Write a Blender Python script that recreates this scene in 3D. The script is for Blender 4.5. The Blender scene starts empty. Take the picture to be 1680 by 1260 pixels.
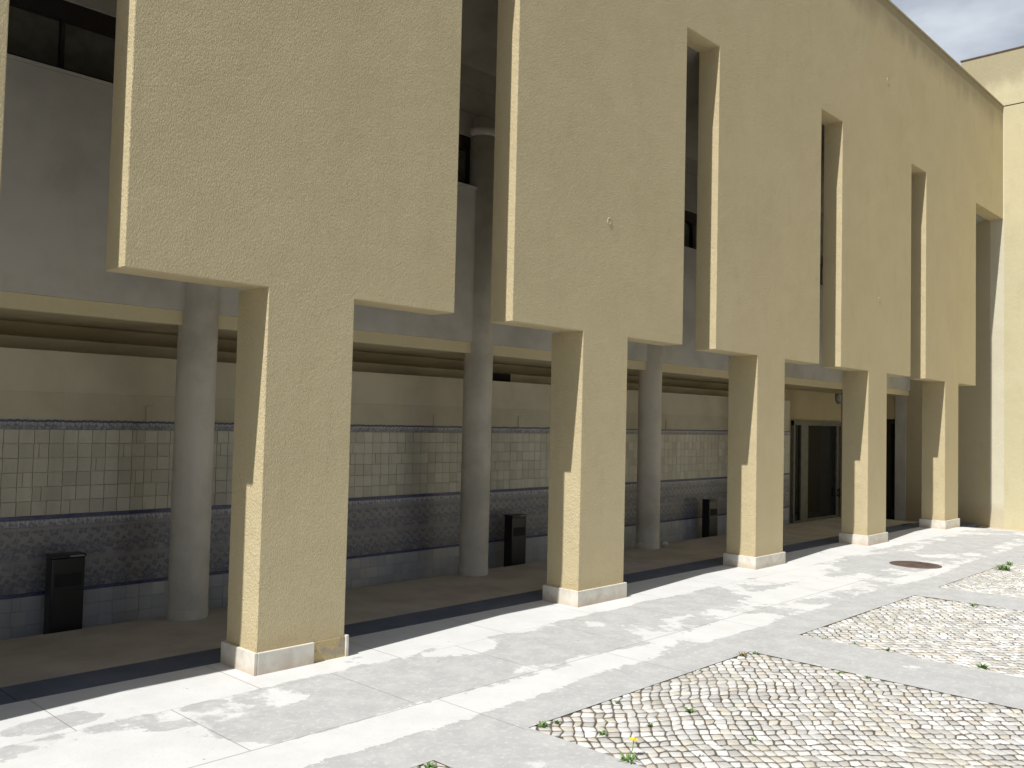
import bpy, bmesh, math, random
from mathutils import Vector, Matrix
random.seed(7)
C = bpy.context.scene
COL = C.collection
S = 1.25                      # survey units -> metres

# ---------------------------------------------------------------- camera
CX, CY, CZ = -3.17055, -5.27450, 1.7
YAW, PIT, ROL, FPX = 0.809723, 0.040525, 0.023264, 1471.86
fwd = Vector((math.sin(YAW)*math.cos(PIT), math.cos(YAW)*math.cos(PIT), math.sin(PIT)))
rt0 = Vector((math.cos(YAW), -math.sin(YAW), 0)); up0 = rt0.cross(fwd)
rt = rt0*math.cos(ROL)+up0*math.sin(ROL); up = -rt0*math.sin(ROL)+up0*math.cos(ROL)
cam = bpy.data.cameras.new('camera'); cam_o = bpy.data.objects.new('camera', cam); COL.objects.link(cam_o)
M = Matrix((rt, up, -fwd)).transposed().to_4x4(); M.translation = Vector((CX, CY, CZ))*S
cam_o.matrix_world = M
cam.sensor_width = 36; cam.lens = FPX/1680*36; cam.clip_start = 0.05; cam.clip_end = 2000
C.camera = cam_o

# ---------------------------------------------------------------- light
SUN = Vector((-1, -0.117, 1.386)).normalized()       # towards the sun
elev = math.asin(SUN.z); azim = math.atan2(SUN.x, SUN.y)
w = bpy.data.worlds.new('World'); C.world = w; w.use_nodes = True
nt = w.node_tree; nt.nodes.clear()
def wn(t, **k):
    n = nt.nodes.new(t)
    for a, b in k.items(): setattr(n, a, b)
    return n
sky = wn('ShaderNodeTexSky', sky_type='NISHITA', sun_disc=False, sun_elevation=elev, sun_rotation=azim % (2*math.pi))
sky.dust_density = 2.0; sky.altitude = 50
tc = wn('ShaderNodeTexCoord'); mp = wn('ShaderNodeMapping'); mp.inputs['Scale'].default_value = (1, 1, 2.6)
nz = wn('ShaderNodeTexNoise'); nz.inputs['Scale'].default_value = 2.3; nz.inputs['Detail'].default_value = 7; nz.inputs['Roughness'].default_value = .55
rp = wn('ShaderNodeValToRGB'); rp.color_ramp.elements[0].position = .36; rp.color_ramp.elements[1].position = .62
mx = wn('ShaderNodeMix', data_type='RGBA'); mx.inputs[7].default_value = (11.0, 11.9, 13.2, 1)
bg = wn('ShaderNodeBackground'); bg.inputs['Strength'].default_value = 0.06
out = wn('ShaderNodeOutputWorld')
L = nt.links.new
L(tc.outputs['Generated'], mp.inputs['Vector']); L(mp.outputs[0], nz.inputs['Vector']); L(nz.outputs['Fac'], rp.inputs[0])
sp = wn('ShaderNodeSeparateXYZ'); mr = wn('ShaderNodeMapRange'); mr.interpolation_type = 'SMOOTHSTEP'; mr.inputs[1].default_value = .25; mr.inputs[2].default_value = .8
mr.inputs[3].default_value = .15                       # the cloud bank stands over the far end of the yard
ml = wn('ShaderNodeMath', operation='MULTIPLY'); L(tc.outputs['Generated'], sp.inputs[0]); L(sp.outputs[0], mr.inputs[0]); L(mr.outputs[0], ml.inputs[1])
L(rp.outputs['Color'], ml.inputs[0]); L(ml.outputs[0], mx.inputs[0]); L(sky.outputs[0], mx.inputs[6]); L(mx.outputs[2], bg.inputs['Color']); L(bg.outputs[0], out.inputs['Surface'])
sl = bpy.data.lights.new('sun', 'SUN'); sl.energy = 5.0; sl.angle = math.radians(0.53); sl.color = (1, .975, .94)
so = bpy.data.objects.new('sun', sl); COL.objects.link(so); so.rotation_euler = SUN.to_track_quat('Z', 'Y').to_euler(); so.location = (0, 0, 30)
C.view_settings.view_transform = 'Standard'; C.view_settings.look = 'None'; C.view_settings.gamma = 1
C.view_settings.use_curve_mapping = False; C.view_settings.exposure = 0.0
C.render.engine = 'CYCLES'; C.cycles.max_bounces = 8; C.cycles.diffuse_bounces = 5

# ---------------------------------------------------------------- materials
class N:
    """small node-graph helper; pos is the place on the wall in metres"""
    def __init__(s, name, rough=.85, spec=.3, metal=0):
        s.m = bpy.data.materials.new(name); s.m.use_nodes = True; s.t = s.m.node_tree
        s.b = s.t.nodes['Principled BSDF']; s.b.inputs['Roughness'].default_value = rough
        s.b.inputs['Specular IOR Level'].default_value = spec; s.b.inputs['Metallic'].default_value = metal
        s.pos = s.new('ShaderNodeNewGeometry').outputs['Position']
    def new(s, t, **k):
        n = s.t.nodes.new(t)
        for a, b in k.items(): setattr(n, a, b)
        return n
    def put(s, sock, v):
        if hasattr(v, 'links') or isinstance(v, bpy.types.NodeSocket): s.t.links.new(v, sock)
        elif isinstance(v, (tuple, list)) and len(v) == 3 and len(sock.default_value) == 4: sock.default_value = (*v, 1)
        else: sock.default_value = v
    def math(s, op, a, b=0.0, c=0.0, clamp=False):
        n = s.new('ShaderNodeMath', operation=op, use_clamp=clamp)
        for i, v in enumerate((a, b, c)): s.put(n.inputs[i], v)
        return n.outputs[0]
    def map(s, scale=(1, 1, 1), vec=None, loc=(0, 0, 0), rot=(0, 0, 0)):
        n = s.new('ShaderNodeMapping'); s.put(n.inputs['Vector'], vec or s.pos)
        n.inputs['Scale'].default_value = scale; n.inputs['Location'].default_value = loc; n.inputs['Rotation'].default_value = rot
        return n.outputs[0]
    def noise(s, scale, detail=4, rough=.5, vec=None, dist=0):
        n = s.new('ShaderNodeTexNoise'); s.put(n.inputs['Vector'], vec or s.pos)
        n.inputs['Scale'].default_value = scale; n.inputs['Detail'].default_value = detail
        n.inputs['Roughness'].default_value = rough; n.inputs['Distortion'].default_value = dist
        return n.outputs['Fac']
    def voro(s, scale, vec=None, feature='F1', out='Distance'):
        n = s.new('ShaderNodeTexVoronoi', feature=feature); s.put(n.inputs['Vector'], vec or s.pos)
        n.inputs['Scale'].default_value = scale; return n.outputs[out]
    def ramp(s, v, a, b):
        n = s.new('ShaderNodeMapRange'); n.interpolation_type = 'SMOOTHSTEP'
        s.put(n.inputs[0], v); n.inputs[1].default_value = a; n.inputs[2].default_value = b; return n.outputs[0]
    def mix(s, f, a, b, mode='MIX'):
        n = s.new('ShaderNodeMix', data_type='RGBA', blend_type=mode); s.put(n.inputs[0], f); s.put(n.inputs[6], a); s.put(n.inputs[7], b)
        return n.outputs[2]
    def xyz(s, vec=None):
        n = s.new('ShaderNodeSeparateXYZ'); s.put(n.inputs[0], vec or s.pos); return n.outputs
    def comb(s, x, y, z):
        n = s.new('ShaderNodeCombineXYZ'); s.put(n.inputs[0], x); s.put(n.inputs[1], y); s.put(n.inputs[2], z); return n.outputs[0]
    def island(s): return s.new('ShaderNodeNewGeometry').outputs['Random Per Island']
    def color(s, c): s.put(s.b.inputs['Base Color'], c)
    def rough(s, c): s.put(s.b.inputs['Roughness'], c)
    def bump(s, h, dist, strength=1, prev=None):
        n = s.new('ShaderNodeBump'); n.inputs['Strength'].default_value = strength; n.inputs['Distance'].default_value = dist
        s.put(n.inputs['Height'], h)
        if prev is not None: s.put(n.inputs['Normal'], prev)
        s.put(s.b.inputs['Normal'], n.outputs[0]); return n.outputs[0]

def mat_stucco(name, base, warm, dark, topstain=None, bumpk=1.0, low=.35):
    lowk = low
    n = N(name, .95, .15)
    c = n.mix(n.ramp(n.noise(.9, 5, .55), .35, .68), base, warm)
    c = n.mix(n.math('MULTIPLY', n.ramp(n.noise(3.2, 6, .6, n.map((1, 1, .45))), .5, .8), .45), c, dark)
    # faint vertical run-off streaks
    st = n.ramp(n.noise(5, 5, .6, n.map((1, 1, .06))), .56, .8)
    c = n.mix(n.math('MULTIPLY', st, .13), c, dark)
    z = n.xyz()[2]
    if topstain:
        edge = n.math('ADD', z, n.math('MULTIPLY', n.noise(2.2, 5, .6, n.map((1, 1, .35))), .9))
        c = n.mix(n.math('MULTIPLY', n.ramp(edge, topstain, topstain+.55), .5), c, (.20, .165, .11))
    low = n.math('ADD', z, n.math('MULTIPLY', n.noise(7, 4, .6), .22))
    c = n.mix(n.math('MULTIPLY', n.math('SUBTRACT', 1.0, n.ramp(low, .22, .50)), lowk), c, (.42, .30, .15))
    speck = n.ramp(n.noise(95, 3, .6, n.map((1, 1, .5))), .35, .7)
    c = n.mix(n.math('MULTIPLY', speck, .30), c, dark)
    n.color(c)
    g1 = n.noise(105, 2, .6, n.map((1, 1, .42)), .5)
    g2 = n.math('SUBTRACT', 1.0, n.voro(95, n.map((1, 1, .5))))
    g = n.math('ADD', n.math('MULTIPLY', g1, .8), n.math('MULTIPLY', g2, .35))
    b = n.bump(n.math('POWER', g, 1.6), .0100*bumpk, 1.0)
    b = n.bump(n.noise(2.4, 4, .55), .042*bumpk, .5, b)
    n.bump(n.noise(11, 3, .5), .006*bumpk, .5, b)
    return n.m
YEL = mat_stucco('yellow_stucco', (.605, .513, .313), (.635, .542, .335), (.505, .425, .262), topstain=(8.29-.25)*S)
YELW = mat_stucco('pale_yellow_stucco', (.59, .535, .34), (.62, .56, .365), (.49, .44, .28), topstain=8.95*S, bumpk=.6, low=0)
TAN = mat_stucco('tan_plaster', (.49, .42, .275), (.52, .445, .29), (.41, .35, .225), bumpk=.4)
OCH = mat_stucco('ochre_soffit', (.66, .575, .37), (.70, .61, .40), (.57, .49, .31), bumpk=.3)
PALE_LIT = mat_stucco('pale_sunlit_stucco', (.64, .595, .44), (.67, .63, .48), (.54, .49, .36), bumpk=.6)

def mat_white(name, base, dirt, b=.4):
    n = N(name, .9, .2)
    c = n.mix(n.ramp(n.noise(1.6, 6, .6), .38, .72), base, dirt)
    c = n.mix(n.math('MULTIPLY', n.ramp(n.noise(4, 5, .6, n.map((1, 1, .12))), .52, .78), .4), c, dirt)
    c = n.mix(n.math('MULTIPLY', n.ramp(n.noise(28, 4, .65), .6, .75), .25), c, dirt)
    n.color(c); n.bump(n.noise(45, 4, .6), .003*b); return n.m
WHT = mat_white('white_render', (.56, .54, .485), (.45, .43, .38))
CONC = mat_white('column_concrete', (.61, .57, .49), (.45, .42, .355), .8)
CREAM = mat_white('cream_plaster', (.52, .47, .35), (.44, .39, .28))
CREAM2 = mat_white('aged_cream_paint', (.56, .505, .385), (.48, .43, .325))
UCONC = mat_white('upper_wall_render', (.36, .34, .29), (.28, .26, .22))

def mat_marble():
    n = N('plinth_marble', .55, .4)
    c = n.mix(n.ramp(n.noise(5, 6, .6, None, .6), .4, .7), (.72, .69, .61), (.60, .56, .48))
    z = n.xyz()[2]
    low = n.math('ADD', z, n.math('MULTIPLY', n.noise(9, 5, .6), .16))
    c = n.mix(n.math('MULTIPLY', n.math('SUBTRACT', 1.0, n.ramp(low, .06, .2)), .6), c, (.46, .34, .22))
    c = n.mix(n.math('MULTIPLY', n.ramp(n.noise(14, 5, .6), .62, .8), .5), c, (.42, .35, .30))
    n.color(c); n.bump(n.noise(40, 4, .6), .001); return n.m
MARB = mat_marble()
def mat_mortar():
    n = N('exposed_mortar', .95, .1)
    c = n.mix(n.ramp(n.noise(6, 4, .5, None, .8), .45, .55), (.40, .34, .25), (.52, .42, .22))
    c = n.mix(n.ramp(n.noise(25, 4, .6), .55, .7), c, (.30, .25, .19))
    n.color(c); n.bump(n.noise(35, 5, .65), .008); return n.m
MORT = mat_mortar()

def mat_pavement():
    n = N('worn_stone_pavement', .92, .2)
    x, y, _ = n.xyz()
    wob = n.math('MULTIPLY', n.math('SUBTRACT', n.noise(1.7, 6, .62), .5), 1.0)
    wob2 = n.math('MULTIPLY', n.math('SUBTRACT', n.noise(9, 5, .62), .5), .55)
    base = n.math('ADD', n.math('ADD', n.math('MULTIPLY', wob, 1.9), wob2), .47)
    # slab rows: cement screed lies on some of them, worn off others
    def band(a, b, k, soft=.03):
        yy = n.math('ADD', y, n.math('MULTIPLY', n.math('SUBTRACT', n.noise(2.3, 5, .6), .5), .16))
        r = n.math('MULTIPLY', n.ramp(yy, (a-soft)*S, (a+soft)*S), n.math('SUBTRACT', 1.0, n.ramp(yy, (b-soft)*S, (b+soft)*S)))
        return n.math('MULTIPLY', r, k)
    g = n.math('ADD', base, band(-1.95, -1.52, .42))
    g = n.math('ADD', g, band(-20, -1.95, .36))
    g = n.math('ADD', g, band(-1.50, -1.18, .10))
    g = n.math('ADD', g, band(-1.16, -.30, .10))
    g = n.math('ADD', g, band(-.26, .5, -.28))
    def blob(cx, cy, rx, ry, k):
        u = n.math('DIVIDE', n.math('SUBTRACT', x, cx*S), rx*S); v = n.math('DIVIDE', n.math('SUBTRACT', y, cy*S), ry*S)
        d = n.math('ADD', n.math('SQRT', n.math('ADD', n.math('MULTIPLY', u, u), n.math('MULTIPLY', v, v))), n.math('MULTIPLY', wob2, 1.6))
        return n.math('MULTIPLY', n.math('SUBTRACT', 1.0, n.ramp(d, .8, 1.15)), k)
    for a in ((-.2, -.95, .55, .28, .5), (.75, -.72, .75, .40, .6), (2.1, -.75, .75, .38, .45), (1.45, -.42, .35, .16, -.6), (-1.3, -.10, .28, .14, .5),
              (-1.35, -.75, .5, .3, -.7), (.2, -1.36, 1.7, .19, -.75), (-2.2, -1.2, 1.6, .6, -.6), (2.15, -1.34, .55, .15, -.7), (3.75, -1.36, .75, .17, -.7), (4.0, -.55, .9, .3, .45), (5.9, -1.0, 1.2, .26, -.6), (8.0, -1.5, 1.1, .12, -.5),
              (6.8, -.5, 1.1, .25, -.4), (8.3, -.7, 1.4, .3, .35), (11.5, -.9, 1.6, .35, .4), (-.85, -.55, .1, .07, .5), (-.55, -.35, .14, .07, .5)):
        g = n.math('ADD', g, blob(*a))
    gray = n.math('MULTIPLY', n.ramp(g, .47, .62), n.math('SUBTRACT', 1.0, n.math('MULTIPLY', n.ramp(n.noise(19, 5, .7), .50, .72), .6)))
    white = n.mix(n.ramp(n.noise(2.6, 5, .6), .35, .7), (.655, .66, .65), (.61, .61, .595))
    # chisel-marked surface on the pale slabs
    chis = n.ramp(n.noise(26, 4, .6, n.map((.55, 1.5, 1), rot=(0, 0, .5))), .56, .72)
    white = n.mix(n.math('MULTIPLY', chis, .42), white, (.56, .545, .50))
    white = n.mix(n.math('MULTIPLY', n.ramp(n.noise(7, 6, .65), .5, .75), .35), white, (.60, .59, .56))
    cem = n.mix(n.ramp(n.noise(4, 6, .6), .35, .7), (.425, .43, .425), (.50, .505, .495))
    cem = n.mix(n.math('MULTIPLY', n.ramp(n.noise(90, 3, .6), .45, .7), .3), cem, (.34, .34, .325))
    cem = n.mix(n.math('MULTIPLY', n.ramp(n.noise(13, 5, .65), .55, .7), .45), cem, (.62, .61, .57))
    c = n.mix(gray, white, cem)
    # joints
    def joint(v, at, wd=.006):
        return n.math('SUBTRACT', 1.0, n.ramp(n.math('ABSOLUTE', n.math('SUBTRACT', v, at)), wd*.3, wd))
    j = joint(y, -1.17*S, .010)
    j = n.math('MAXIMUM', j, n.math('MULTIPLY', joint(y, -.30*S, .008), .6))
    def cross(per, off, a, b):
        u = n.math('ABSOLUTE', n.math('SUBTRACT', n.math('FRACT', n.math('DIVIDE', n.math('ADD', x, off), per)), .5))
        u = n.math('MULTIPLY', u, per)
        l = n.math('SUBTRACT', 1.0, n.ramp(u, .002, .007))
        inb = n.math('MULTIPLY', n.math('GREATER_THAN', y, a*S), n.math('LESS_THAN', y, b*S))
        return n.math('MULTIPLY', l, inb)
    j = n.math('MAXIMUM', j, cross(1.38, .2, -1.17, -.30)); j = n.math('MAXIMUM', j, cross(1.38, .85, -.30, .42)); j = n.math('MAXIMUM', j, cross(2.07, .35, -1.9, -1.17))
    j = n.math('MAXIMUM', j, n.math('MULTIPLY', cross(2.07, 1.0, -8, -1.9), 0.0))
    c = n.mix(n.math('MULTIPLY', j, .55), c, (.27, .26, .23))
    # small dark specks, gum and dirt
    sp = n.math('LESS_THAN', n.voro(3.1), .035)
    c = n.mix(n.math('MULTIPLY', sp, .6), c, (.16, .15, .13))
    n.color(c)
    h = n.math('ADD', n.math('MULTIPLY', gray, .35), n.math('MULTIPLY', n.noise(38, 5, .65), .5))
    h = n.math('SUBTRACT', h, n.math('MULTIPLY', j, .8)); h = n.math('SUBTRACT', h, n.math('MULTIPLY', chis, .25))
    n.bump(h, .005, .8)
    return n.m
PAVE = mat_pavement()
def mat_simple(name, a, b, sc, rough=.9, bump=.002, spec=.25, bsc=None):
    n = N(name, rough, spec); n.color(n.mix(n.ramp(n.noise(sc, 6, .6), .35, .7), a, b))
    if bump: n.bump(n.noise(bsc or sc*6, 5, .65), bump)
    return n.m
GFLOOR = mat_simple('gallery_stone_floor', (.55, .49, .41), (.43, .38, .31), 1.7, .75)
SLATE = mat_simple('slate_band', (.10, .12, .16), (.14, .16, .205), 2.5, .6, .001)
def mat_soil():
    n = N('joint_soil', 1, .1)
    c = n.mix(n.ramp(n.noise(9, 6, .6), .35, .7), (.10, .08, .06), (.17, .14, .11))
    c = n.mix(n.math('MULTIPLY', n.ramp(n.noise(1.4, 6, .65), .46, .62), .5), c, (.34, .30, .24))
    c = n.mix(n.math('MULTIPLY', n.ramp(n.noise(5, 6, .7, n.map(loc=(9, 2, 0))), .56, .66), .7), c, (.09, .13, .035))
    n.color(c); n.bump(n.noise(60, 5, .65), .006); return n.m
SOIL = mat_soil()
FAR = mat_simple('far_ground', (.30, .28, .24), (.22, .21, .17), .4)
def mat_cobble():
    n = N('limestone_cobble', .75, .35)
    r = n.island()
    c = n.mix(n.ramp(r, .1, .9), (.72, .72, .695), (.52, .52, .50))
    r2 = n.math('FRACT', n.math('MULTIPLY', r, 17.31))
    c = n.mix(n.math('MULTIPLY', n.math('GREATER_THAN', r2, .82), .55), c, (.55, .49, .37))
    r3 = n.math('FRACT', n.math('MULTIPLY', r, 41.7))
    c = n.mix(n.math('MULTIPLY', n.math('GREATER_THAN', r3, .86), .7), c, (.40, .39, .37))
    c = n.mix(n.math('MULTIPLY', n.ramp(n.noise(1.4, 6, .65), .44, .66), .42), c, (.44, .42, .36))
    c = n.mix(n.math('MULTIPLY', n.ramp(n.noise(11, 5, .7), .55, .72), .5), c, (.38, .35, .30))
    c = n.mix(n.math('MULTIPLY', n.ramp(n.noise(45, 5, .65), .5, .75), .4), c, (.45, .42, .37))
    n.color(c); n.bump(n.noise(60, 5, .7), .004); return n.m
COB = mat_cobble()
def mat_tile_plain(name, a, b, stain):
    n = N(name, .35, .5); r = n.island()
    c = n.mix(r, a, b); r2 = n.math('FRACT', n.math('MULTIPLY', r, 23.1))
    c = n.mix(n.math('MULTIPLY', n.math('GREATER_THAN', r2, .82), .35), c, (.62, .58, .48))
    c = n.mix(n.math('MULTIPLY', n.ramp(n.noise(1.1, 5, .6, n.map((1.4, 1, .3))), .46, .7), .55), c, stain)
    c = n.mix(n.math('MULTIPLY', n.ramp(n.noise(22, 4, .6), .55, .75), .3), c, stain)
    n.color(c); n.bump(n.noise(12, 4, .6), .003); return n.m
TILE = mat_tile_plain('cream_glazed_tile', (.56, .53, .43), (.45, .42, .33), (.27, .25, .19))
TILG = mat_tile_plain('grey_white_tile', (.44, .44, .45), (.37, .37, .375), (.27, .27, .27))
def mat_azulejo(name, per, z0, h, base, border=False):
    """blue painted flowers on off-white glaze, repeating every per metres"""
    n = N(name, .35, .5); x, y, z = n.xyz()
    dx = n.math('MULTIPLY', n.math('SUBTRACT', n.noise(14, 3, .6), .5), .03); dz = n.math('MULTIPLY', n.math('SUBTRACT', n.noise(15, 3, .6, n.map(loc=(5, 3, 1))), .5), .05)
    xx = n.math('ADD', x, dx); zz = n.math('SUBTRACT', n.math('ADD', z, dz), z0)
    ink = None
    def flower(ox, oz, r0, r1, petals, px=per, pz=h):
        u = n.math('MULTIPLY', n.math('SUBTRACT', n.math('FRACT', n.math('ADD', n.math('DIVIDE', xx, px), ox)), .5), px)
        v = n.math('MULTIPLY', n.math('SUBTRACT', n.math('FRACT', n.math('ADD', n.math('DIVIDE', zz, pz), oz)), .5), pz)
        d = n.math('SQRT', n.math('ADD', n.math('MULTIPLY', u, u), n.math('MULTIPLY', v, v)))
        a = n.math('ARCTAN2', v, u)
        d = n.math('SUBTRACT', d, n.math('MULTIPLY', n.math('SINE', n.math('MULTIPLY', a, petals)), r1*.22))
        ring = n.math('SUBTRACT', 1.0, n.ramp(n.math('ABSOLUTE', n.math('SUBTRACT', d, (r0+r1)/2)), (r1-r0)*.3, (r1-r0)*.62))
        return n.math('MAXIMUM', ring, n.math('MULTIPLY', n.math('SUBTRACT', 1.0, n.ramp(d, r1*.6, r1*1.2)), .45))
    if border:
        ink = flower(0, .5, .01, .05, 4, per, h*2)
        s = n.math('ABSOLUTE', n.math('SINE', n.math('MULTIPLY', xx, 2*math.pi/per)))
        ink = n.math('MAXIMUM', ink, n.math('MULTIPLY', n.ramp(s, .55, .8), .6))
    else:
        ink = flower(0, 0.20, .03, .075, 5)
        for a in ((.5, .12, .015, .05, 4), (.26, .36, .008, .035, 3), (.76, .36, .008, .035, 3), (0, .60, .02, .05, 4), (.5, .62, .02, .05, 5), (.25, .88, .01, .03, 4), (.75, .88, .01, .03, 4)):
            ink = n.math('MAXIMUM', ink, flower(*a))
    ink = n.math('MULTIPLY', ink, n.ramp(n.noise(30, 4, .65), .25, .6))
    if not border:
        v_ = n.math('FRACT', n.math('DIVIDE', n.math('SUBTRACT', z, z0), h))
        ink = n.math('MULTIPLY', ink, n.math('MULTIPLY', n.ramp(v_, .03, .12), n.math('SUBTRACT', 1.0, n.ramp(v_, .86, .95))))
    cloth = n.ramp(n.noise(7, 5, .6), .35, .7)
    c = n.mix(cloth, base, (base[0]*.82, base[1]*.82, base[2]*.86))
    c = n.mix(n.math('MULTIPLY', ink, .75), c, (.075, .08, .14))
    tz = .139; jx = n.math('ABSOLUTE', n.math('SUBTRACT', n.math('FRACT', n.math('DIVIDE', x, tz)), .5)); jz = n.math('ABSOLUTE', n.math('SUBTRACT', n.math('FRACT', n.math('DIVIDE', n.math('SUBTRACT', z, z0), tz)), .5))
    j = n.math('SUBTRACT', 1.0, n.ramp(n.math('MINIMUM', jx, jz), .008, .03))
    c = n.mix(n.math('MULTIPLY', j, .5), c, (.17, .16, .15))
    n.color(c); n.bump(n.math('SUBTRACT', n.noise(10, 3, .6), n.math('MULTIPLY', j, .5)), .003); return n.m
AZUL = mat_azulejo('blue_flowered_tile', .278, .235*S, .334, (.27, .26, .245))
AZBR = mat_azulejo('blue_border_tile', .07, 1.545*S, .1, (.42, .41, .38), True)
AZBS = mat_azulejo('blue_white_border_tile', .09, .77*S, .09, (.46, .45, .43), True)
BLUE = mat_simple('cobalt_tile_strip', (.05, .055, .13), (.09, .095, .18), 20, .35, 0, .5)
def flat(name, c, rough=.5, metal=0, spec=.5, var=.25, bump=.0006):
    n = N(name, rough, spec, metal); n.color(n.mix(n.ramp(n.noise(6, 5, .6), .35, .7), c, tuple(v*(1-var) for v in c)))
    if bump: n.bump(n.noise(30, 4, .6), bump)
    return n.m
BLACKM = flat('black_bin_enamel', (.012, .012, .013), .32)
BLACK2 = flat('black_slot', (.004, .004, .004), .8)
STEEL = flat('brushed_steel', (.62, .62, .6), .3, 1)
FRAME = flat('dark_window_frame', (.020, .014, .013), .5)
GLASS = flat('dark_glass', (.13, .125, .10), .22, 0, .35, .3, 0)
DGLASS = flat('door_glass', (.014, .014, .013), .06, 0, .5, .3, 0)
ALU = flat('grey_green_aluminium', (.20, .205, .18), .45, .3)
RUST = flat('rusty_iron', (.165, .115, .092), .8, .2, .3, .45, .002)
LAMPW = flat('lamp_opal', (.42, .44, .42), .3)
PAPER = flat('crumpled_paper', (.75, .75, .72), .8)
def mat_leaf(name, a, b):
    n = N(name, .6, .3); n.color(n.mix(n.island(), a, b)); return n.m
LEAF = mat_leaf('weed_leaf', (.09, .20, .04), (.20, .30, .09)); DRY = mat_leaf('dry_leaf', (.30, .24, .14), (.20, .18, .08))
PETAL = flat('yellow_petal', (.85, .70, .03), .6)

# ---------------------------------------------------------------- mesh helpers (survey units in, metres out)
def tag(o, label=None, cat=None, group=None, kind=None):
    for k, v in (('label', label), ('category', cat), ('group', group), ('kind', kind)):
        if v: o[k] = v
    return o
def empty(name, loc=(0, 0, 0)):
    o = bpy.data.objects.new(name, None); COL.objects.link(o); o.location = Vector(loc)*S; o.empty_display_size = .2; return o
def wloc(o):
    v = Vector(o.location)
    while o.parent: o = o.parent; v = v+Vector(o.location)
    return v
class MB:
    def __init__(s): s.bm = bmesh.new(); s.ci = 0
    def box(s, x0, x1, y0, y1, z0, z1):
        v = [s.bm.verts.new((x, y, z)) for z in (z0, z1) for y in (y0, y1) for x in (x0, x1)]
        for f in ((0, 2, 3, 1), (4, 5, 7, 6), (0, 1, 5, 4), (2, 6, 7, 3), (0, 4, 6, 2), (1, 3, 7, 5)): s.bm.faces.new([v[i] for i in f])
        return s
    def face(s, pts): return s.bm.faces.new([s.bm.verts.new(p) for p in pts])
    def lathe(s, cx, cy, prof, seg=40, cap=True):
        rings = []
        for r, z in prof: rings.append([s.bm.verts.new((cx+r*math.cos(2*math.pi*i/seg), cy+r*math.sin(2*math.pi*i/seg), z)) for i in range(seg)])
        for a, b in zip(rings, rings[1:]):
            for i in range(seg):
                f = s.bm.faces.new((a[i], a[(i+1) % seg], b[(i+1) % seg], b[i])); f.smooth = True
        if cap: s.bm.faces.new(rings[-1]); s.bm.faces.new(rings[0][::-1])
        return s
    def tube(s, pts, r, seg=8):
        rings = []
        for i, p in enumerate(pts):
            p = Vector(p); d = (Vector(pts[min(i+1, len(pts)-1)])-Vector(pts[max(i-1, 0)])).normalized()
            a = d.orthogonal().normalized(); b = d.cross(a)
            rr = r[i] if isinstance(r, (list, tuple)) else r
            rings.append([s.bm.verts.new(p+(a*math.cos(2*math.pi*j/seg)+b*math.sin(2*math.pi*j/seg))*rr) for j in range(seg)])
        for q, t in zip(rings, rings[1:]):
            for j in range(seg):
                f = s.bm.faces.new((q[j], q[(j+1) % seg], t[(j+1) % seg], t[j])); f.smooth = True
        s.bm.faces.new(rings[-1]); s.bm.faces.new(rings[0][::-1]); return s
    def build(s, name, mat, parent=None, bevel=0, origin=None, seg=2):
        me = bpy.data.meshes.new(name)
        pw = wloc(parent) if parent else Vector((0, 0, 0))
        if origin is None:
            org = pw.copy() if parent else Vector((0, 0, 0))
        else: org = Vector(origin)*S
        bmesh.ops.recalc_face_normals(s.bm, faces=s.bm.faces)
        for v in s.bm.verts: v.co = v.co*S-org
        s.bm.to_mesh(me); s.bm.free()
        for m in (mat if isinstance(mat, (list, tuple)) else [mat]): me.materials.append(m)
        o = bpy.data.objects.new(name, me); COL.objects.link(o)
        if parent: o.parent = parent
        o.location = org-pw
        if bevel:
            b = o.modifiers.new('bevel', 'BEVEL'); b.width = bevel; b.segments = seg; b.limit_method = 'ANGLE'; b.angle_limit = math.radians(40)
        return o

# ---------------------------------------------------------------- survey numbers
P, PW, PA, PB = 3.31133, .703, -.9583, 1.6816
HB, HT, HTOP, XE = 2.5482, 6.0, 8.2937, 16.657
TP, PT = .272, .390                      # screen thickness, pier thickness
XL = -9.3
def gz(x):                               # the yard dips towards the far wall
    if x < 13.75: return 0.0
    t = min(1, (x-13.75)/(XE-13.75)); return -.245*(t*t*(3-2*t)*.35+t*.65)

# ---------------------------------------------------------------- ground and floors
panels = [(-6.0, -3.45), (-2.68, -.12), (.58, 3.06), (3.86, 6.46), (7.17, 9.78), (10.5, 13.1)]
PY0, PY1 = -7.5, -1.89
mb = MB()
xs = sorted(set([-14, XL]+[p for q in panels for p in q]+[13.75+i*.2 for i in range(15)]+[XE]))
ys = [-9, PY0, PY1, 0.42]
for xa, xb in zip(xs, xs[1:]):
    for ya, yb in zip(ys, ys[1:]):
        inside = any(p[0]-1e-6 <= xa and xb <= p[1]+1e-6 for p in panels) and ya == PY0
        if inside: continue
        mb.face([(xa, ya, gz(xa)), (xb, ya, gz(xb)), (xb, yb, gz(xb)), (xa, yb, gz(xa))])
bmesh.ops.remove_doubles(mb.bm, verts=mb.bm.verts, dist=1e-4)
tag(mb.build('pavement', PAVE), kind='structure')
mb = MB()
for a, b in panels:
    mb.face([(a-.02, PY0-.02, -.0065), (b+.02, PY0-.02, -.0065), (b+.02, PY1+.02, -.0065), (a-.02, PY1+.02, -.0065)])
tag(mb.build('soil', SOIL), kind='structure')
mb = MB(); mb.face([(-260, -260, -.5), (260, -260, -.5), (260, 260, -.5), (-260, 260, -.5)])
tag(mb.build('ground', FAR), kind='structure')
mb = MB()                                # slate band laid between the piers and the gallery
x = XL; 
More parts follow.
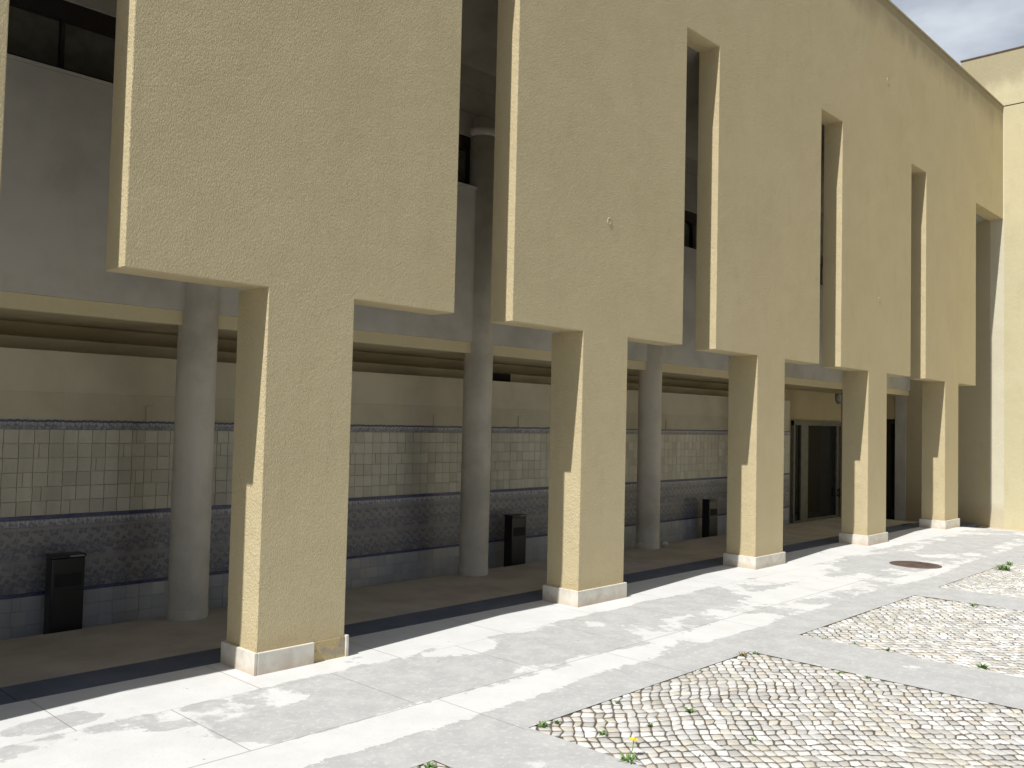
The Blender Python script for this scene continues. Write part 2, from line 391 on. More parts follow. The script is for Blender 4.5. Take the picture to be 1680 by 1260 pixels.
while x < XE-.01:
    x2 = min(x+1.62+random.uniform(-.05, .05), XE)
    mb.box(x+.003, x2-.003, .424, .776, gz(x2)-.03, gz((x+x2)/2)+.001+random.uniform(0, .0016)); x = x2
tag(mb.build('slate_paving_band', SLATE, bevel=.003), kind='structure')
mb = MB()
gx = [XL, 0, 5, 10, 13.75]+[13.75+i*.5 for i in range(1, 6)]+[XE]
for xa, xb in zip(gx, gx[1:]):
    mb.face([(xa, .776, gz(xa)), (xb, .776, gz(xb)), (xb, 1.99, gz(xb)), (xa, 1.99, gz(xa))])
    za, zb = (-.075 if xa < 8 else -.075-.10*min(1, (xa-8)/4)), (-.075 if xb < 8 else -.075-.10*min(1, (xb-8)/4))
    za = min(za, gz(xa)-.004); zb = min(zb, gz(xb)-.004)
    mb.face([(xa, 1.99, gz(xa)), (xb, 1.99, gz(xb)), (xb, 1.99, zb), (xa, 1.99, za)])
    mb.face([(xa, 1.99, za), (xb, 1.99, zb), (xb, 3.2, zb), (xa, 3.2, za)])
bmesh.ops.remove_doubles(mb.bm, verts=mb.bm.verts, dist=1e-4)
tag(mb.build('gallery_floor', GFLOOR), kind='structure')
mb = MB(); mb.face([(XL, .40, -.06), (XE, .40, -.30), (XE, .80, -.30), (XL, .80, -.06)])
tag(mb.build('mortar_bed', SOIL), kind='structure')

# cobbles: diagonal wavy courses of hand-cut limestone
def cobble_panel(x0, x1):
    rnd = random.Random(int(x0*100)); mb = MB(); bm = mb.bm
    cs, sn = math.cos(math.radians(46)), math.sin(math.radians(46)); d = .070
    lo = max(PY0, -5.2)
    cx, cy = (x0+x1)/2, (lo+PY1)/2; R = math.hypot(x1-x0, PY1-lo)/2+.2; n = int(R/d)+1
    P_ = {}
    def pt(i, j):
        if (i, j) not in P_:
            s, t = i*d*1.12, j*d*.90
            if i % 2: t += d*.12
            s += rnd.uniform(-.006, .006)+.035*math.sin(t*2.3+x0)+.012*math.sin(t*7.3+s*2)+rnd.uniform(-.010, .010); t += .09*math.sin(s*1.9+1)+.010*math.sin(s*9)+rnd.uniform(-.012, .012)
            P_[(i, j)] = (cx+s*cs-t*sn, cy+s*sn+t*cs)
        return P_[(i, j)]
    for i in range(-n, n):
        for j in range(-n, n):
            q = [pt(i, j), pt(i+1, j), pt(i+1, j+1), pt(i, j+1)]
            mx, my = sum(a for a, _ in q)/4, sum(b for _, b in q)/4
            if not (x0-.09 < mx < x1+.09 and lo-.09 < my < PY1+.09): continue
            k = 1-rnd.uniform(.12, .24)
            ring = []
            for a in range(4):
                p, r = q[a], q[(a+1) % 4]
                def shr(u, v, f):
                    ds, dt = (u-mx)*cs+(v-my)*sn, -(u-mx)*sn+(v-my)*cs
                    ds *= f-.09; dt *= f+.01
                    return (mx+ds*cs-dt*sn, my+ds*sn+dt*cs)
                c_ = shr(p[0], p[1], k); ring.append((c_[0]+rnd.uniform(-.004, .004), c_[1]+rnd.uniform(-.004, .004)))
                ring.append(shr((p[0]+r[0])/2, (p[1]+r[1])/2, k*rnd.uniform(.99, 1.08)))
            for ax, lim, sg in ((0, x0+.004, 1), (0, x1-.004, -1), (1, lo, 1), (1, PY1-.004, -1)):
                o_ = []
                for a in range(len(ring)):
                    p, r = ring[a], ring[(a+1) % len(ring)]
                    dp, dr = (p[ax]-lim)*sg, (r[ax]-lim)*sg
                    if dp >= 0: o_.append(p)
                    if (dp < 0) != (dr < 0):
                        t_ = dp/(dp-dr); o_.append((p[0]+(r[0]-p[0])*t_, p[1]+(r[1]-p[1])*t_))
                ring = o_
                if len(ring) < 3: break
            if len(ring) < 3: continue
            ar = abs(sum(ring[a][0]*ring[(a+1) % len(ring)][1]-ring[(a+1) % len(ring)][0]*ring[a][1] for a in range(len(ring))))/2
            if ar < .0006: continue
            mx, my = sum(p[0] for p in ring)/len(ring), sum(p[1] for p in ring)/len(ring)
            zt = rnd.uniform(-.002, .002); tx, ty = rnd.uniform(-.03, .03), rnd.uniform(-.03, .03)
            def rg(f, z): return [bm.verts.new((mx+(a-mx)*f, my+(b-my)*f, z+(a-mx)*tx+(b-my)*ty)) for a, b in ring]
            r0 = rg(1.0, -.024); r1 = rg(1.0, zt-.005); r2 = rg(.93, zt-.0015); r3 = rg(.6, zt)
            for A, B in ((r0, r1), (r1, r2), (r2, r3)):
                for a in range(len(ring)):
                    f = bm.faces.new((A[a], A[(a+1) % len(ring)], B[(a+1) % len(ring)], B[a])); f.smooth = True
            bm.faces.new(r3).smooth = True
    tag(mb.build('cobblestone_paving', COB), kind='structure')
for a, b in panels[1:]: cobble_panel(a, b)

# ---------------------------------------------------------------- the arcade building
bld = empty('arcade_building', (XL, 0, 0))
tag(bld, 'long yellow stucco arcade building with tall slots between overhanging wall panels', 'building')
# screen wall: one comb-shaped slab hung with slots, open below
slots = [(k*P+PB, (k+1)*P+PA) for k in range(-3, 4)]+[(4*P+PB, XE)]
slots = [s for s in slots if s[0] > XL]
bm = bmesh.new()
piers_ = [(k*P, k*P+PW) for k in range(-2, 5)]
xs_ = sorted(set([XL, XE]+[v for q in slots for v in q]+[v for q in piers_ for v in q]))
G_ = {}
def gv(x_, y_, z_):
    k_ = (round(x_, 4), y_, z_)
    if k_ not in G_: G_[k_] = bm.verts.new((x_, y_, z_))
    return G_[k_]
for xa, xb in zip(xs_, xs_[1:]):
    slot = any(abs(xa-q[0]) < 1e-4 for q in slots)
    lv = [HT, HTOP] if slot else [HB, HT, HTOP]
    for za, zb in zip(lv, lv[1:]):
        for y_ in (0, TP): bm.faces.new([gv(xa, y_, za), gv(xb, y_, za), gv(xb, y_, zb), gv(xa, y_, zb)])
    mxx = (xa+xb)/2
    bm.faces.new([gv(xa, 0, lv[0]), gv(xb, 0, lv[0]), gv(xb, TP, lv[0]), gv(xa, TP, lv[0])])
    bm.faces.new([gv(xa, 0, HTOP), gv(xb, 0, HTOP), gv(xb, TP, HTOP), gv(xa, TP, HTOP)])
    if not slot:
        for x_ in (xa, xb):
            if x_ < XE-.01 and any(abs(x_-v) < 1e-4 for q in slots for v in q): bm.faces.new([gv(x_, 0, HB), gv(x_, TP, HB), gv(x_, TP, HT), gv(x_, 0, HT)])
for z0_, z1_ in ((HB, HT), (HT, HTOP)):
    if z0_ == HT: bm.faces.new([gv(XE, 0, z0_), gv(XE, TP, z0_), gv(XE, TP, z1_), gv(XE, 0, z1_)])
bm.faces.new([gv(XL, 0, HT), gv(XL, TP, HT), gv(XL, TP, HTOP), gv(XL, 0, HTOP)])
mb = MB(); mb.bm.free(); mb.bm = bm
bw = bm.edges.layers.float.new('bevel_weight_edge')
bm.normal_update()
for e in bm.edges:
    if len(e.link_faces) != 2 or e.calc_face_angle(0) < .5: continue
    mx_ = (e.verts[0].co.x+e.verts[1].co.x)/2
    if all(abs(v.co.z-HB) < 1e-4 for v in e.verts) and any(a < mx_ < b for a, b in piers_): continue
    e[bw] = 1.0
wallo = mb.build('facade_wall', YEL, bld, bevel=.009); wallo.modifiers[0].limit_method = 'WEIGHT'
wallo['label'] = 'yellow stucco screen wall cut by tall vertical slots'
# thin coping along the top
mb = MB(); mb.box(XL, XE-.003, -.012, TP+.02, HTOP+.002, HTOP+.035); mb.build('coping', YEL, bld)

def make_pier(x):
    mb = MB()
    b = mb.bm
    x0, x1 = x, x+PW; zb = -.05
    # the head stays flush with the panels, so only the outer corners are rounded
    r = .007
    prof = [(x0+r, 0), (x1-r, 0), (x1, r), (x1, PT-r), (x1-r, PT), (x0+r, PT), (x0, PT-r), (x0, r)]
    lo_ = [b.verts.new((p[0], p[1], zb)) for p in prof]; hi = [b.verts.new((p[0], p[1], HB)) for p in prof]
    for i in range(8): b.faces.new((lo_[i], lo_[(i+1) % 8], hi[(i+1) % 8], hi[i]))
    b.faces.new(lo_[::-1])
    b.faces.new(hi)
    return mb.build('pier', YEL, bld, origin=(x, 0, 0))
def plinth_box(p, x0, x1, y0, y1, z1=.146, mat=MARB, name='plinth', z0=-.1):
    mb = MB(); mb.box(x0, x1, y0, y1, z0, z1)
    return mb.build(name, mat, p, bevel=.004)
def plinth_full(p, x):
    d = .024; g = .0015; mb = MB()
    mb.box(x-d, x-.001, -d+.002, PT+d, -.1, .146)         # side slab, lit
    mb.box(x+g, x+PW+d, -d, -.001, -.1, .144)             # front slab
    mb.box(x+PW+.001, x+PW+d, .001, PT+d, -.1, .146)
    mb.box(x+g, x+PW-g, PT+.001, PT+d, -.1, .145)
    return mb.build('plinth', MARB, p, bevel=.004, origin=(x, 0, 0))
proto = make_pier(P); pl = plinth_full(proto, P)
proto['label'] = 'yellow stucco pier standing under the wall panel'
for k in (-2, -1, 2, 3, 4):
    c = proto.copy(); COL.objects.link(c); c.parent = bld; c.location = proto.location+Vector(((k-1)*P*S, 0, 0))
    q = pl.copy(); COL.objects.link(q); q.parent = c
p0 = make_pier(0); p0['label'] = 'yellow stucco pier whose marble plinth has lost its right slab'
plinth_box(p0, -.024, -.001, -.022, PT+.024)
plinth_box(p0, .0015, .436, -.024, -.001, .143)
plinth_box(p0, PW+.001, PW+.024, -.02, PT+.02, .150)
plinth_box(p0, .0015, PW-.0015, PT+.001, PT+.024)
mb = MB(); mb.box(.4375, PW-.001, -.006, .004, -.1, .139); o = mb.build('mortar_patch', MORT, p0); o['label'] = 'bare mortar where the plinth slab is missing'

# round columns engaged in the upper wall
XC, YC, RC = .4654, 1.8654, .160
def make_column(k):
    cx = XC+k*P; mb = MB()
    mb.lathe(cx, YC, [(RC, -.02), (RC, .0), (RC, 2.5), (RC, 4.90)], 48)
    o = mb.build('column', CONC, bld, origin=(cx, YC, 0)); 
    mb = MB(); mb.lathe(cx, YC, [(RC+.001, 4.85), (RC+.022, 4.87), (RC+.028, 4.90), (RC+.022, 4.93), (RC-.01, 4.94), (RC-.02, 5.06)], 48)
    c = mb.build('capital', CONC, o)
    mb = MB(); mb.lathe(cx, YC, [(RC+.0035, 0.001), (RC+.0035, .075), (RC+.0005, .080)], 48, False)
    mb.build('column_foot', CONC, o)
    return o
c0 = make_column(0)
for k in (-2, -1, 1, 2, 3, 4):
    c = c0.copy(); COL.objects.link(c); c.parent = bld; c.location = c0.location+Vector((k*P*S, 0, 0))
    for ch in c0.children:
        q = ch.copy(); COL.objects.link(q); q.parent = c

# upper storey: parapet, sill, windows, wall over them, sloping ceiling
YP = 1.81
mb = MB(); mb.box(XL, XE, YP, 2.18, 2.545, 4.235); mb.build('parapet_wall', WHT, bld, bevel=.004)
mb = MB(); mb.box(XL, XE, YP-.012, 2.0, 4.2365, 4.262); mb.build('window_sill', WHT, bld, bevel=.003)
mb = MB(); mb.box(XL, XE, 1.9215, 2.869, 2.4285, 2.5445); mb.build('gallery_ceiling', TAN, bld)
mb = MB(); mb.box(XL, XE, YP+.022, 1.92, 2.428, 2.5445); mb.build('ochre_fascia', OCH, bld, bevel=.004)
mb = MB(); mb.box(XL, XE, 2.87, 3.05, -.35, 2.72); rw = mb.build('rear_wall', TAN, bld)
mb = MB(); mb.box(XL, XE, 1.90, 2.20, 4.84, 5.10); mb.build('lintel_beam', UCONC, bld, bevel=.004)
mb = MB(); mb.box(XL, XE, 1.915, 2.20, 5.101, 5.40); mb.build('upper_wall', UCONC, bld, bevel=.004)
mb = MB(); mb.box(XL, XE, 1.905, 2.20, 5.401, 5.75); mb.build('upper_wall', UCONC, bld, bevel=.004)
mb = MB()
for a in ((XL, XE),):
    v = [(a[0], TP+.001, 6.03), (a[1], TP+.001, 6.03), (a[1], 1.903, 5.62), (a[0], 1.903, 5.62)]
    t = [(q[0], q[1], q[2]+.25) for q in v]
    V_ = [mb.bm.verts.new(q) for q in v+t]
    for f in ((0, 1, 2, 3), (7, 6, 5, 4), (0, 4, 5, 1), (1, 5, 6, 2), (2, 6, 7, 3), (3, 7, 4, 0)): mb.bm.faces.new([V_[i] for i in f])
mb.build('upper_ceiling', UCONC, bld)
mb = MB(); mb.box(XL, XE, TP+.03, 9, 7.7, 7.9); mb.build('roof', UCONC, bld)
mb = MB(); mb.box(XL-.2, XL-.001, TP+.001, 9, -.3, 7.7); mb.build('added_end_wall', TAN, bld)  # unseen wall added to keep sky light out of the open gallery end
mb = MB(); mb.box(XL, XE, 8.9, 9.1, -.3, 7.7); mb.build('back_wall', TAN, bld)
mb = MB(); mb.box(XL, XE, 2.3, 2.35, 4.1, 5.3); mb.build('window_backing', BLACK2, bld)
# ribbon windows, one light per column bay
def window(x0, x1):
    mb = MB(); z0, z1 = 4.2625, 4.84
    mb.box(x0, x1, 1.935, 2.01, z0, z0+.06); mb.box(x0, x1, 1.925, 2.01, 4.69, z1)
    n = 3; wd = (x1-x0)/n
    for i in range(n+1):
        t = .012 if i in (0, n) else (.034 if i == 1 else .014)
        xx = min(max(x0+i*wd, x0+t), x1-t)
        mb.box(xx-t, xx+t, 1.93, 2.008, z0+.06, 4.69)
        if t > .03:                     # curved brackets at the thick post
            for s in (-1, 1):
                for j in range(5):
                    a = j/5; mb.box(*sorted((xx+s*t, xx+s*(t+.085*(1-math.sqrt(1-(1-a)**2)*.9)))), 1.94, 2.0, 4.69-.09*(a+.2), 4.69-.09*a)
    f = mb.build('window', FRAME, bld, origin=(x0, 1.93, z0))
    mb = MB(); mb.box(x0, x1, 1.985, 1.995, z0+.05, 4.70); mb.build('pane', GLASS, f)
    return f
for k in range(-2, 5):
    xa = XC+k*P+RC-.02; xb = min(XC+(k+1)*P-RC+.02, XE-.01); window(xa, xb)
# doors in the rear wall
door = empty('door', (13.3, 2.865, 0)); door.parent = bld; door.location = Vector((13.3-XL, 2.865, 0))*S
door['label'] = 'glazed door with grey aluminium frame and side light'
z0, z1 = -.18, 1.82
mb = MB()
for a in ((13.30, 13.37), (13.62, 13.93), (15.26, 15.36), (15.50, 15.56)): mb.box(a[0], a[1], 2.80, 2.869, z0, z1)
mb.box(13.30, 15.56, 2.79, 2.868, 1.735, 1.825); mb.box(13.93, 15.26, 2.805, 2.867, z0, z0+.06)
mb.box(13.37, 13.62, 2.805, 2.867, z0, z0+.05)
mb.build('frame', ALU, door, bevel=.004)
mb = MB(); mb.box(13.37, 13.62, 2.835, 2.84, z0+.05, 1.735); mb.build('side_light', DGLASS, door)
mb = MB(); mb.box(13.93, 15.26, 2.835, 2.84, z0+.06, 1.735); mb.build('glass_pane', DGLASS, door)
mb = MB(); mb.box(15.29, 15.33, 2.765, 2.80, .27, .30); mb.box(15.29, 15.33, 2.765, 2.80, .38, .41); mb.box(15.295, 15.325, 2.745, 2.765, .24, .44)
mb.build('handle', BLACKM, door, bevel=.003)
# small caps of old fixings on the screen wall
for i, (x_, z_, r_, lb) in enumerate(((3.68, 3.644, .034, 'round plastered cap on the second wall panel'), (10.33, 3.637, .040, 'round plastered cap low on the fourth wall panel'), (10.607, 7.056, .045, 'round plastered cap high above the fourth wall panel'))):
    bm = bmesh.new(); mb = MB(); mb.bm.free(); mb.bm = bm; seg = 24
    pr = [(r_, 0.0), (r_, -.002), (r_*.8, -.0045), (r_*.62, -.002), (r_*.2, -.002)]
    rings = [[bm.verts.new((x_+r*math.cos(6.28318*j/seg), y_, z_+r*1.15*math.sin(6.28318*j/seg))) for j in range(seg)] for r, y_ in pr]
    for a, b in zip(rings, rings[1:]):
        for j in range(seg): bm.faces.new((a[j], a[(j+1) % seg], b[(j+1) % seg], b[j])).smooth = True
    bm.faces.new(rings[-1])
    o = mb.build('wall_cap', YEL, bld, origin=(x_, 0, z_)); o['label'] = lb

# ---------------------------------------------------------------- tiled wall inside the gallery
YW, XW = 2.35, 12.2
tw = empty('tiled_wall', (XL, YW, 0)); tag(tw, 'low gallery wall with cream tiles over a band of blue flowered tiles', 'wall')
mb = MB(); mb.box(XL, XW, YW, 2.868, -.3, 1.838); mb.build('plaster_wall', CREAM, tw)
mb = MB(); mb.box(XL, XW-.004, YW-.006, 2.867, 1.8385, 2.172); o = mb.build('white_band', CREAM2, tw, bevel=.003)
mb = MB(); mb.box(XL, XW-.03, 2.60, 2.866, 2.1725, 2.29); mb.build('duct', CREAM, tw, bevel=.006)
mb = MB(); mb.box(4.56, 5.04, 2.575, 2.599, 2.185, 2.285); mb.build('black_grille', BLACK2, tw)
mb = MB(); mb.box(11.9, 12.19, 2.560, 2.599, 2.185, 2.30); mb.build('black_grille', BLACK2, tw)
for x_ in (.265, 3.56, 4.955, 8.2): 
    mb = MB(); mb.box(x_, x_+.09, YW-.012, YW-.0005, 1.617, 1.75); mb.build('conduit_cover', CREAM, tw, bevel=.002)
T = .1112
def tiles(name, mat, z0, z1, rows, seed, irregular=.0, rec=.010, gap=.0024):
    rnd = random.Random(seed); mb = MB(); bm = mb.bm; h = (z1-z0)/rows
    for r in range(rows):
        x = XL+rnd.uniform(0, .03)*irregular*T
        while x < XW-.01:
            kx = round((x-XL)/T)
            wd = XL+(kx+1)*T-x+rnd.uniform(-.002, .002)
            if rnd.random() < .08*irregular: wd *= rnd.choice([.35, .6])
            if wd < .03: wd += T
            x2 = min(x+wd, XW)
            g = gap; zz = z0+r*h+rnd.uniform(-.0012, .0012)*irregular
            y = YW-rec-rnd.uniform(0, .002)
            a = [(x+g, zz+g), (x2-g, zz+g), (x2-g, zz+h-g), (x+g, zz+h-g)]
            t1, t2 = rnd.uniform(-.006, .006), rnd.uniform(-.006, .006)
            A = [bm.verts.new((p[0], YW-.0002, p[1])) for p in a]
            B = [bm.verts.new((p[0], y+t1*(p[0]-x)+t2*(p[1]-zz), p[1])) for p in a]
            bm.faces.new(B)
            for i in range(4): bm.faces.new((A[i], A[(i+1) % 4], B[(i+1) % 4], B[i]))
            x = x2
    return mb.build(name, mat, tw)
tiles('plain_tiles', TILE, .861, 1.543, 6, 3, 1.0)
tiles('skirting_tiles', TILG, -.21, .232, 4, 5, .3, gap=.0011)
mb = MB(); mb.box(XL, XW, YW-.011, YW-.0003, .262, .772); mb.build('flowered_tiles', AZUL, tw)
mb = MB(); mb.box(XL, XW, YW-.0125, YW-.0003, .774, .829); mb.build('tile_border', AZBS, tw)
mb = MB(); mb.box(XL, XW, YW-.0135, YW-.0004, .831, .859); mb.build('blue_strip', BLUE, tw)
mb = MB(); mb.box(XL, XW, YW-.0135, YW-.0004, .234, .260); mb.build('blue_strip', BLUE, tw)
# scalloped top border
bm = bmesh.new(); mb = MB(); mb.bm.free(); mb.bm = bm; top = []; n = int((XW-XL)/.0139)
for i in range(n+1):
    x_ = XL+(XW-XL)*i/n; top.append((x_, 1.608+.009*abs(math.sin(x_*math.pi/.0556))+.002*math.sin(x_*23)))
lo_ = [bm.verts.new((x_, YW-.012, 1.545)) for x_, z_ in top]; hi = [bm.verts.new((x_, YW-.012, z_)) for x_, z_ in top]; hb_ = [bm.verts.new((x_, YW-.0005, z_)) for x_, z_ in top]
for i in range(n): bm.faces.new((lo_[i], lo_[i+1], hi[i+1], hi[i])); bm.faces.new((hi[i], hi[i+1], hb_[i+1], hb_[i]))
mb.build('tile_border', AZBR, tw)
bm = bmesh.new(); mb = MB(); mb.bm.free(); mb.bm = bm
a_ = [bm.verts.new((x_, YW-.013, z_-.012)) for x_, z_ in top]; b_ = [bm.verts.new((x_, YW-.013, z_+.001)) for x_, z_ in top]; c_ = [bm.verts.new((x_, YW-.0006, z_+.001)) for x_, z_ in top]
for i in range(n): bm.faces.new((a_[i], a_[i+1], b_[i+1], b_[i])); bm.faces.new((b_[i], b_[i+1], c_[i+1], c_[i]))
mb.build('blue_strip', BLUE, tw)

# ---------------------------------------------------------------- wing closing the yard on the right
wing = empty('wing_building', (XE, 0, 0)); tag(wing, 'tall sunlit pale yellow building closing the yard on the right', 'building')
def wall_yz(name, mat, y0, y1, z0, z1, x0=XE, bevel=0):
    mb = MB(); mb.box(x0, XE+.4, y0, y1, z0, z1); return mb.build(name, mat, wing, bevel=bevel)
wall_yz('wall', YELW, -14, -.024, -.5, 8.30)
wall_yz('wall', PALE_LIT, -.0235, .235, -.5, 8.30)['label'] = 'pale strip beside the arcade wall, toned as its sunlit band'  # sunlit band put into the colour: pale ends near the shadow edge, tan beyond
wall_yz('wall', TAN, .2355, 1.885, -.5, 7.7)
wall_yz('pilaster', WHT, 1.8855, 2.11, -.5, 2.533, XE-.02)
mb = MB(); mb.box(XE+.35, XE+.39, 2.1105, 2.86, -.5, 2.2); mb.build('dark_doorway', DGLASS, wing)
mb = MB(); mb.box(XE, XE+.4, 2.1105, 2.86, 1.92, 2.53); mb.build('lintel', TAN, wing)
mb = MB(); mb.box(XE+.004, XE+5, -14, .80, 8.325, 9.44); mb.build('upper_wall', YELW, wing)
mb = MB(); mb.box(XE+.03, XE+.39, -14, .79, 8.301, 8.324); mb.build('joint', BLACK2, wing)
mb = MB(); mb.box(XE-.012, XE+5.02, -14, .815, 9.441, 9.465); mb.build('coping', RUST, wing)
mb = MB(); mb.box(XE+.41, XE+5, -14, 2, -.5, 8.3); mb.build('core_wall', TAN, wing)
mb = MB(); mb.box(XE-.10, XE-.001, -14, .40, -.5, gz(XE)+.02); mb.build('base_ledge', MARB, wing, bevel=.004)

# ---------------------------------------------------------------- bins
def make_bin(loc, label, first=None, w=.25, d=.13):
    if first:
        r = first.copy(); COL.objects.link(r); r.location = Vector(loc)*S
        for ch in first.children:
            c = ch.copy(); COL.objects.link(c); c.parent = r
            for g in ch.children: q = g.copy(); COL.objects.link(q); q.parent = c
    else:
        r = empty('litter_bin', loc); x, y, z = loc
        mb = MB(); mb.box(x, x+w, y, y+d, z, z+.62); bo = mb.build('body', BLACKM, r, bevel=.010)
        mb = MB(); mb.box(x+.025, x+w-.025, y-.003, y+.01, z+.40, z+.50); mb.build('opening', BLACK2, bo)
        mb = MB(); mb.box(x+.006, x+w-.006, y-.004, y+.006, z+.03, z+.37); mb.build('door_panel', BLACKM, bo, bevel=.004)
        mb = MB(); mb.box(x-.006, x+w+.006, y-.008, y+d, z+.6205, z+.648); li = mb.build('lid', BLACKM, r, bevel=.010)
        mb = MB(); mb.box(x+.13, x+.235, y-.0105, y-.002, z+.628, z+.640); mb.build('steel_plate', ALU, li)
    tag(r, label, 'litter bin', 'black litter bins along the tiled wall'); return r
b0 = make_bin((-.545, 2.08, -.075), 'black box litter bin left of the first round column, nearest the left picture edge')
make_bin((4.61, 2.08, -.075), 'black box litter bin between the second round column and the second yellow pier', b0)
make_bin((9.03, 2.08, -.10), 'black box litter bin half hidden behind the third yellow pier', b0)

# ---------------------------------------------------------------- small things
mb = MB(); mb.lathe(8.62, -1.14, [(.305, -.02), (.305, .003), (.297, .004), (.293, .0015), (.287, .0015), (.283, .004), (.0, .0042)], 64, False)
for a in range(-5, 6):
    for b in range(-5, 6):
        if math.hypot(a, b)*.053 < .26: mb.box(8.62+a*.053-.017, 8.62+a*.053+.017, -1.14+b*.053-.017, -1.14+b*.053+.017, .0035, .006)
tag(mb.build('manhole_cover', RUST, origin=(8.62, -1.14, 0)), 'round rusty iron manhole cover set in the pavement', 'manhole cover')
lamp = empty('wall_lamp', (15.46, 2.86, 2.36)); tag(lamp, 'round bulkhead lamp on the tan wall above the glazed door', 'wall lamp')
def disc_y(name, mat, prof, cx, cz, parent):
    bm = bmesh.new(); mb = MB(); mb.bm.free(); mb.bm = bm; seg = 28
    rings = [[bm.verts.new((cx+r*math.cos(2*math.pi*j/seg), y, cz+r*math.sin(2*math.pi*j/seg))) for j in range(seg)] for r, y in prof]
    for a, b in zip(rings, rings[1:]):
        for j in range(seg): bm.faces.new((a[j], a[(j+1) % seg], b[(j+1) % seg], b[j])).smooth = True
    bm.faces.new(rings[-1]); return mb.build(name, mat, parent)
disc_y('lamp_base', ALU, [(.15, 2.868), (.15, 2.83), (.12, 2.82), (.05, 2.82)], 15.46, 2.36, lamp)
disc_y('lamp_glass', LAMPW, [(.115, 2.825), (.112, 2.79), (.09, 2.765), (.05, 2.752), (.01, 2.75)], 15.46, 2.36, lamp)
# crumpled paper cup by the third column
bm = bmesh.new(); bmesh.ops.create_icosphere(bm, subdivisions=3, radius=.045); rr = random.Random(4)
for v in bm.verts:
    v.co *= 1+rr.uniform(-.22, .18); v.co.z *= .8; v.co += Vector((7.416, 1.80, .032))
mb = MB(); mb.bm.free(); mb.bm = bm; tag(mb.build('crumpled_paper', PAPER, origin=(7.416, 1.80, 0)), 'scrap of crumpled white paper on the gallery floor beside the third round column', 'litter')

def weed(x, y, r, n, h, label, mat=LEAF, flower=False, seed=0):
    rnd = random.Random(int(x*971+y*313)+seed); mb = MB(); bm = mb.bm; h *= .55; r *= .85
    for i in range(n):
        a = rnd.uniform(0, 2*math.pi); q = r*math.sqrt(rnd.random())*.5; bx, by = x+q*math.cos(a), y+q*math.sin(a)
        a2 = rnd.uniform(0, 2*math.pi); ln = h*rnd.uniform(.5, 1.1); sp = rnd.uniform(.3, 1.2)*r; wd = rnd.uniform(.003, .006)
        px, py = -math.sin(a2)*wd, math.cos(a2)*wd; prev = None
        for t in (0, .35, .7, 1):
            cx_, cy_, cz_ = bx+math.cos(a2)*sp*t, by+math.sin(a2)*sp*t, -.012+ln*math.sin(t*1.75)
            k = (.6, 1.0, .8, .08)[(0, .35, .7, 1).index(t)]
            cur = (bm.verts.new((cx_-px*k, cy_-py*k, cz_)), bm.verts.new((cx_+px*k, cy_+py*k, cz_)))
            if prev: bm.faces.new((prev[0], prev[1], cur[1], cur[0]))
            prev = cur
    o = mb.build('weed', mat, origin=(x, y, 0)); tag(o, label, 'weed', 'weeds growing in the paving joints')
    if flower:
        mb = MB(); mb.tube([(x+.0, y-.0, 0), (x+.03, y+.0, .05), (x+.05, y+.01, .085)], .0025, 6); mb.build('stem', LEAF, o)
        bm = bmesh.new(); c = Vector((x+.05, y+.01, .088))
        for i in range(14):
            a = i*2*math.pi/14; v = [c, c+Vector((math.cos(a-.2)*.02, math.sin(a-.2)*.02, .004)), c+Vector((math.cos(a)*.027, math.sin(a)*.027, .002)), c+Vector((math.cos(a+.2)*.02, math.sin(a+.2)*.02, .004))]
            bm.faces.new([bm.verts.new(p) for p in v])
        bmesh.ops.create_icosphere(bm, subdivisions=2, radius=.010, matrix=Matrix.Translation(c+Vector((0, 0, .004))))
        mb = MB(); mb.bm.free(); mb.bm = bm; mb.build('flower_head', PETAL, o)
weed(.66, -1.93, .045, 26, .06, 'green weed at the left corner tip of the large front cobble panel')
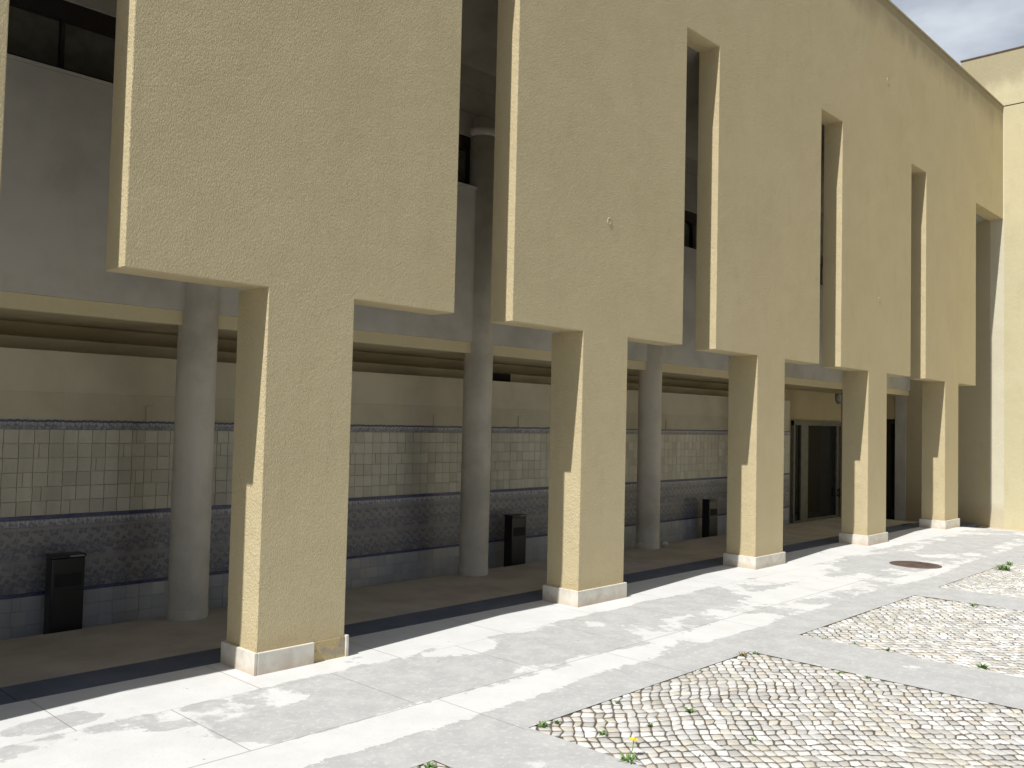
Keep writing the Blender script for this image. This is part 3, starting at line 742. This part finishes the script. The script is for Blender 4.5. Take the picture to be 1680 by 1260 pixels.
weed(.75, -1.95, .035, 16, .06, 'second green weed just right of the one at the cobble panel corner tip')
weed(.80, -2.24, .035, 16, .06, 'small green weed in the cobbles, above and left of the yellow flower')
weed(1.298, -1.96, .03, 12, .05, 'small tuft at the upper edge of the front cobbles, left part')
weed(1.11, -2.33, .03, 10, .05, 'thin pale weed in mid cobbles between the yellow flower and the big clump')
weed(1.494, -2.347, .045, 26, .06, 'bright green clump in the middle of the front cobble panel')
weed(.60, -2.56, .07, 46, .05, 'broad weed with one yellow flower at the bottom edge of the cobbles', flower=True)
weed(1.326, -2.852, .03, 10, .05, 'tiny weed lowest to the right of the yellow flower')
weed(.922, -2.779, .025, 9, .04, 'tiny weed just right of the yellow flower')
weed(2.903, -1.91, .05, 22, .07, 'dry brownish tuft at the far upper corner of the front cobbles', DRY)
weed(3.02, -1.95, .04, 14, .05, 'low green tuft at the tip of the far corner of the front cobbles')
weed(2.309, -1.92, .03, 12, .04, 'low tuft midway along the upper edge of the front cobbles')
weed(9.10, -2.02, .13, 90, .13, 'largest bright green clump at the edge of the third cobble panel')
weed(9.62, -1.96, .07, 30, .10, 'smaller dark green clump beside the largest clump')
weed(10.58, -1.93, .06, 20, .08, 'thin dry tuft at the right picture edge by the farthest cobbles', DRY)
weed(3.90, -2.09, .04, 14, .04, 'low weed at the left tip of the second cobble panel')
weed(3.90, -2.34, .04, 12, .04, 'low weed on the near edge of the second cobble panel')
weed(3.91, -2.58, .05, 18, .05, 'green weed further along the near edge of the second cobble panel')
weed(3.93, -3.26, .06, 34, .07, 'bright green clump at the right end of the near edge of the second cobble panel')
weed(6.36, -2.48, .06, 22, .06, 'green tuft on the far edge of the second cobble panel')
weed(2.99, -2.61, .035, 14, .05, 'small weed on the path side edge of the front cobble panel')
weed(3.01, -2.80, .03, 10, .06, 'upright thin weed on the path side edge of the front cobble panel')
weed(-.20, -1.95, .045, 24, .06, 'green weed in the small cobble corner at the bottom of the picture')
weed(-.28, -1.94, .025, 9, .045, 'tiny weed left of the one in the small bottom cobble corner')
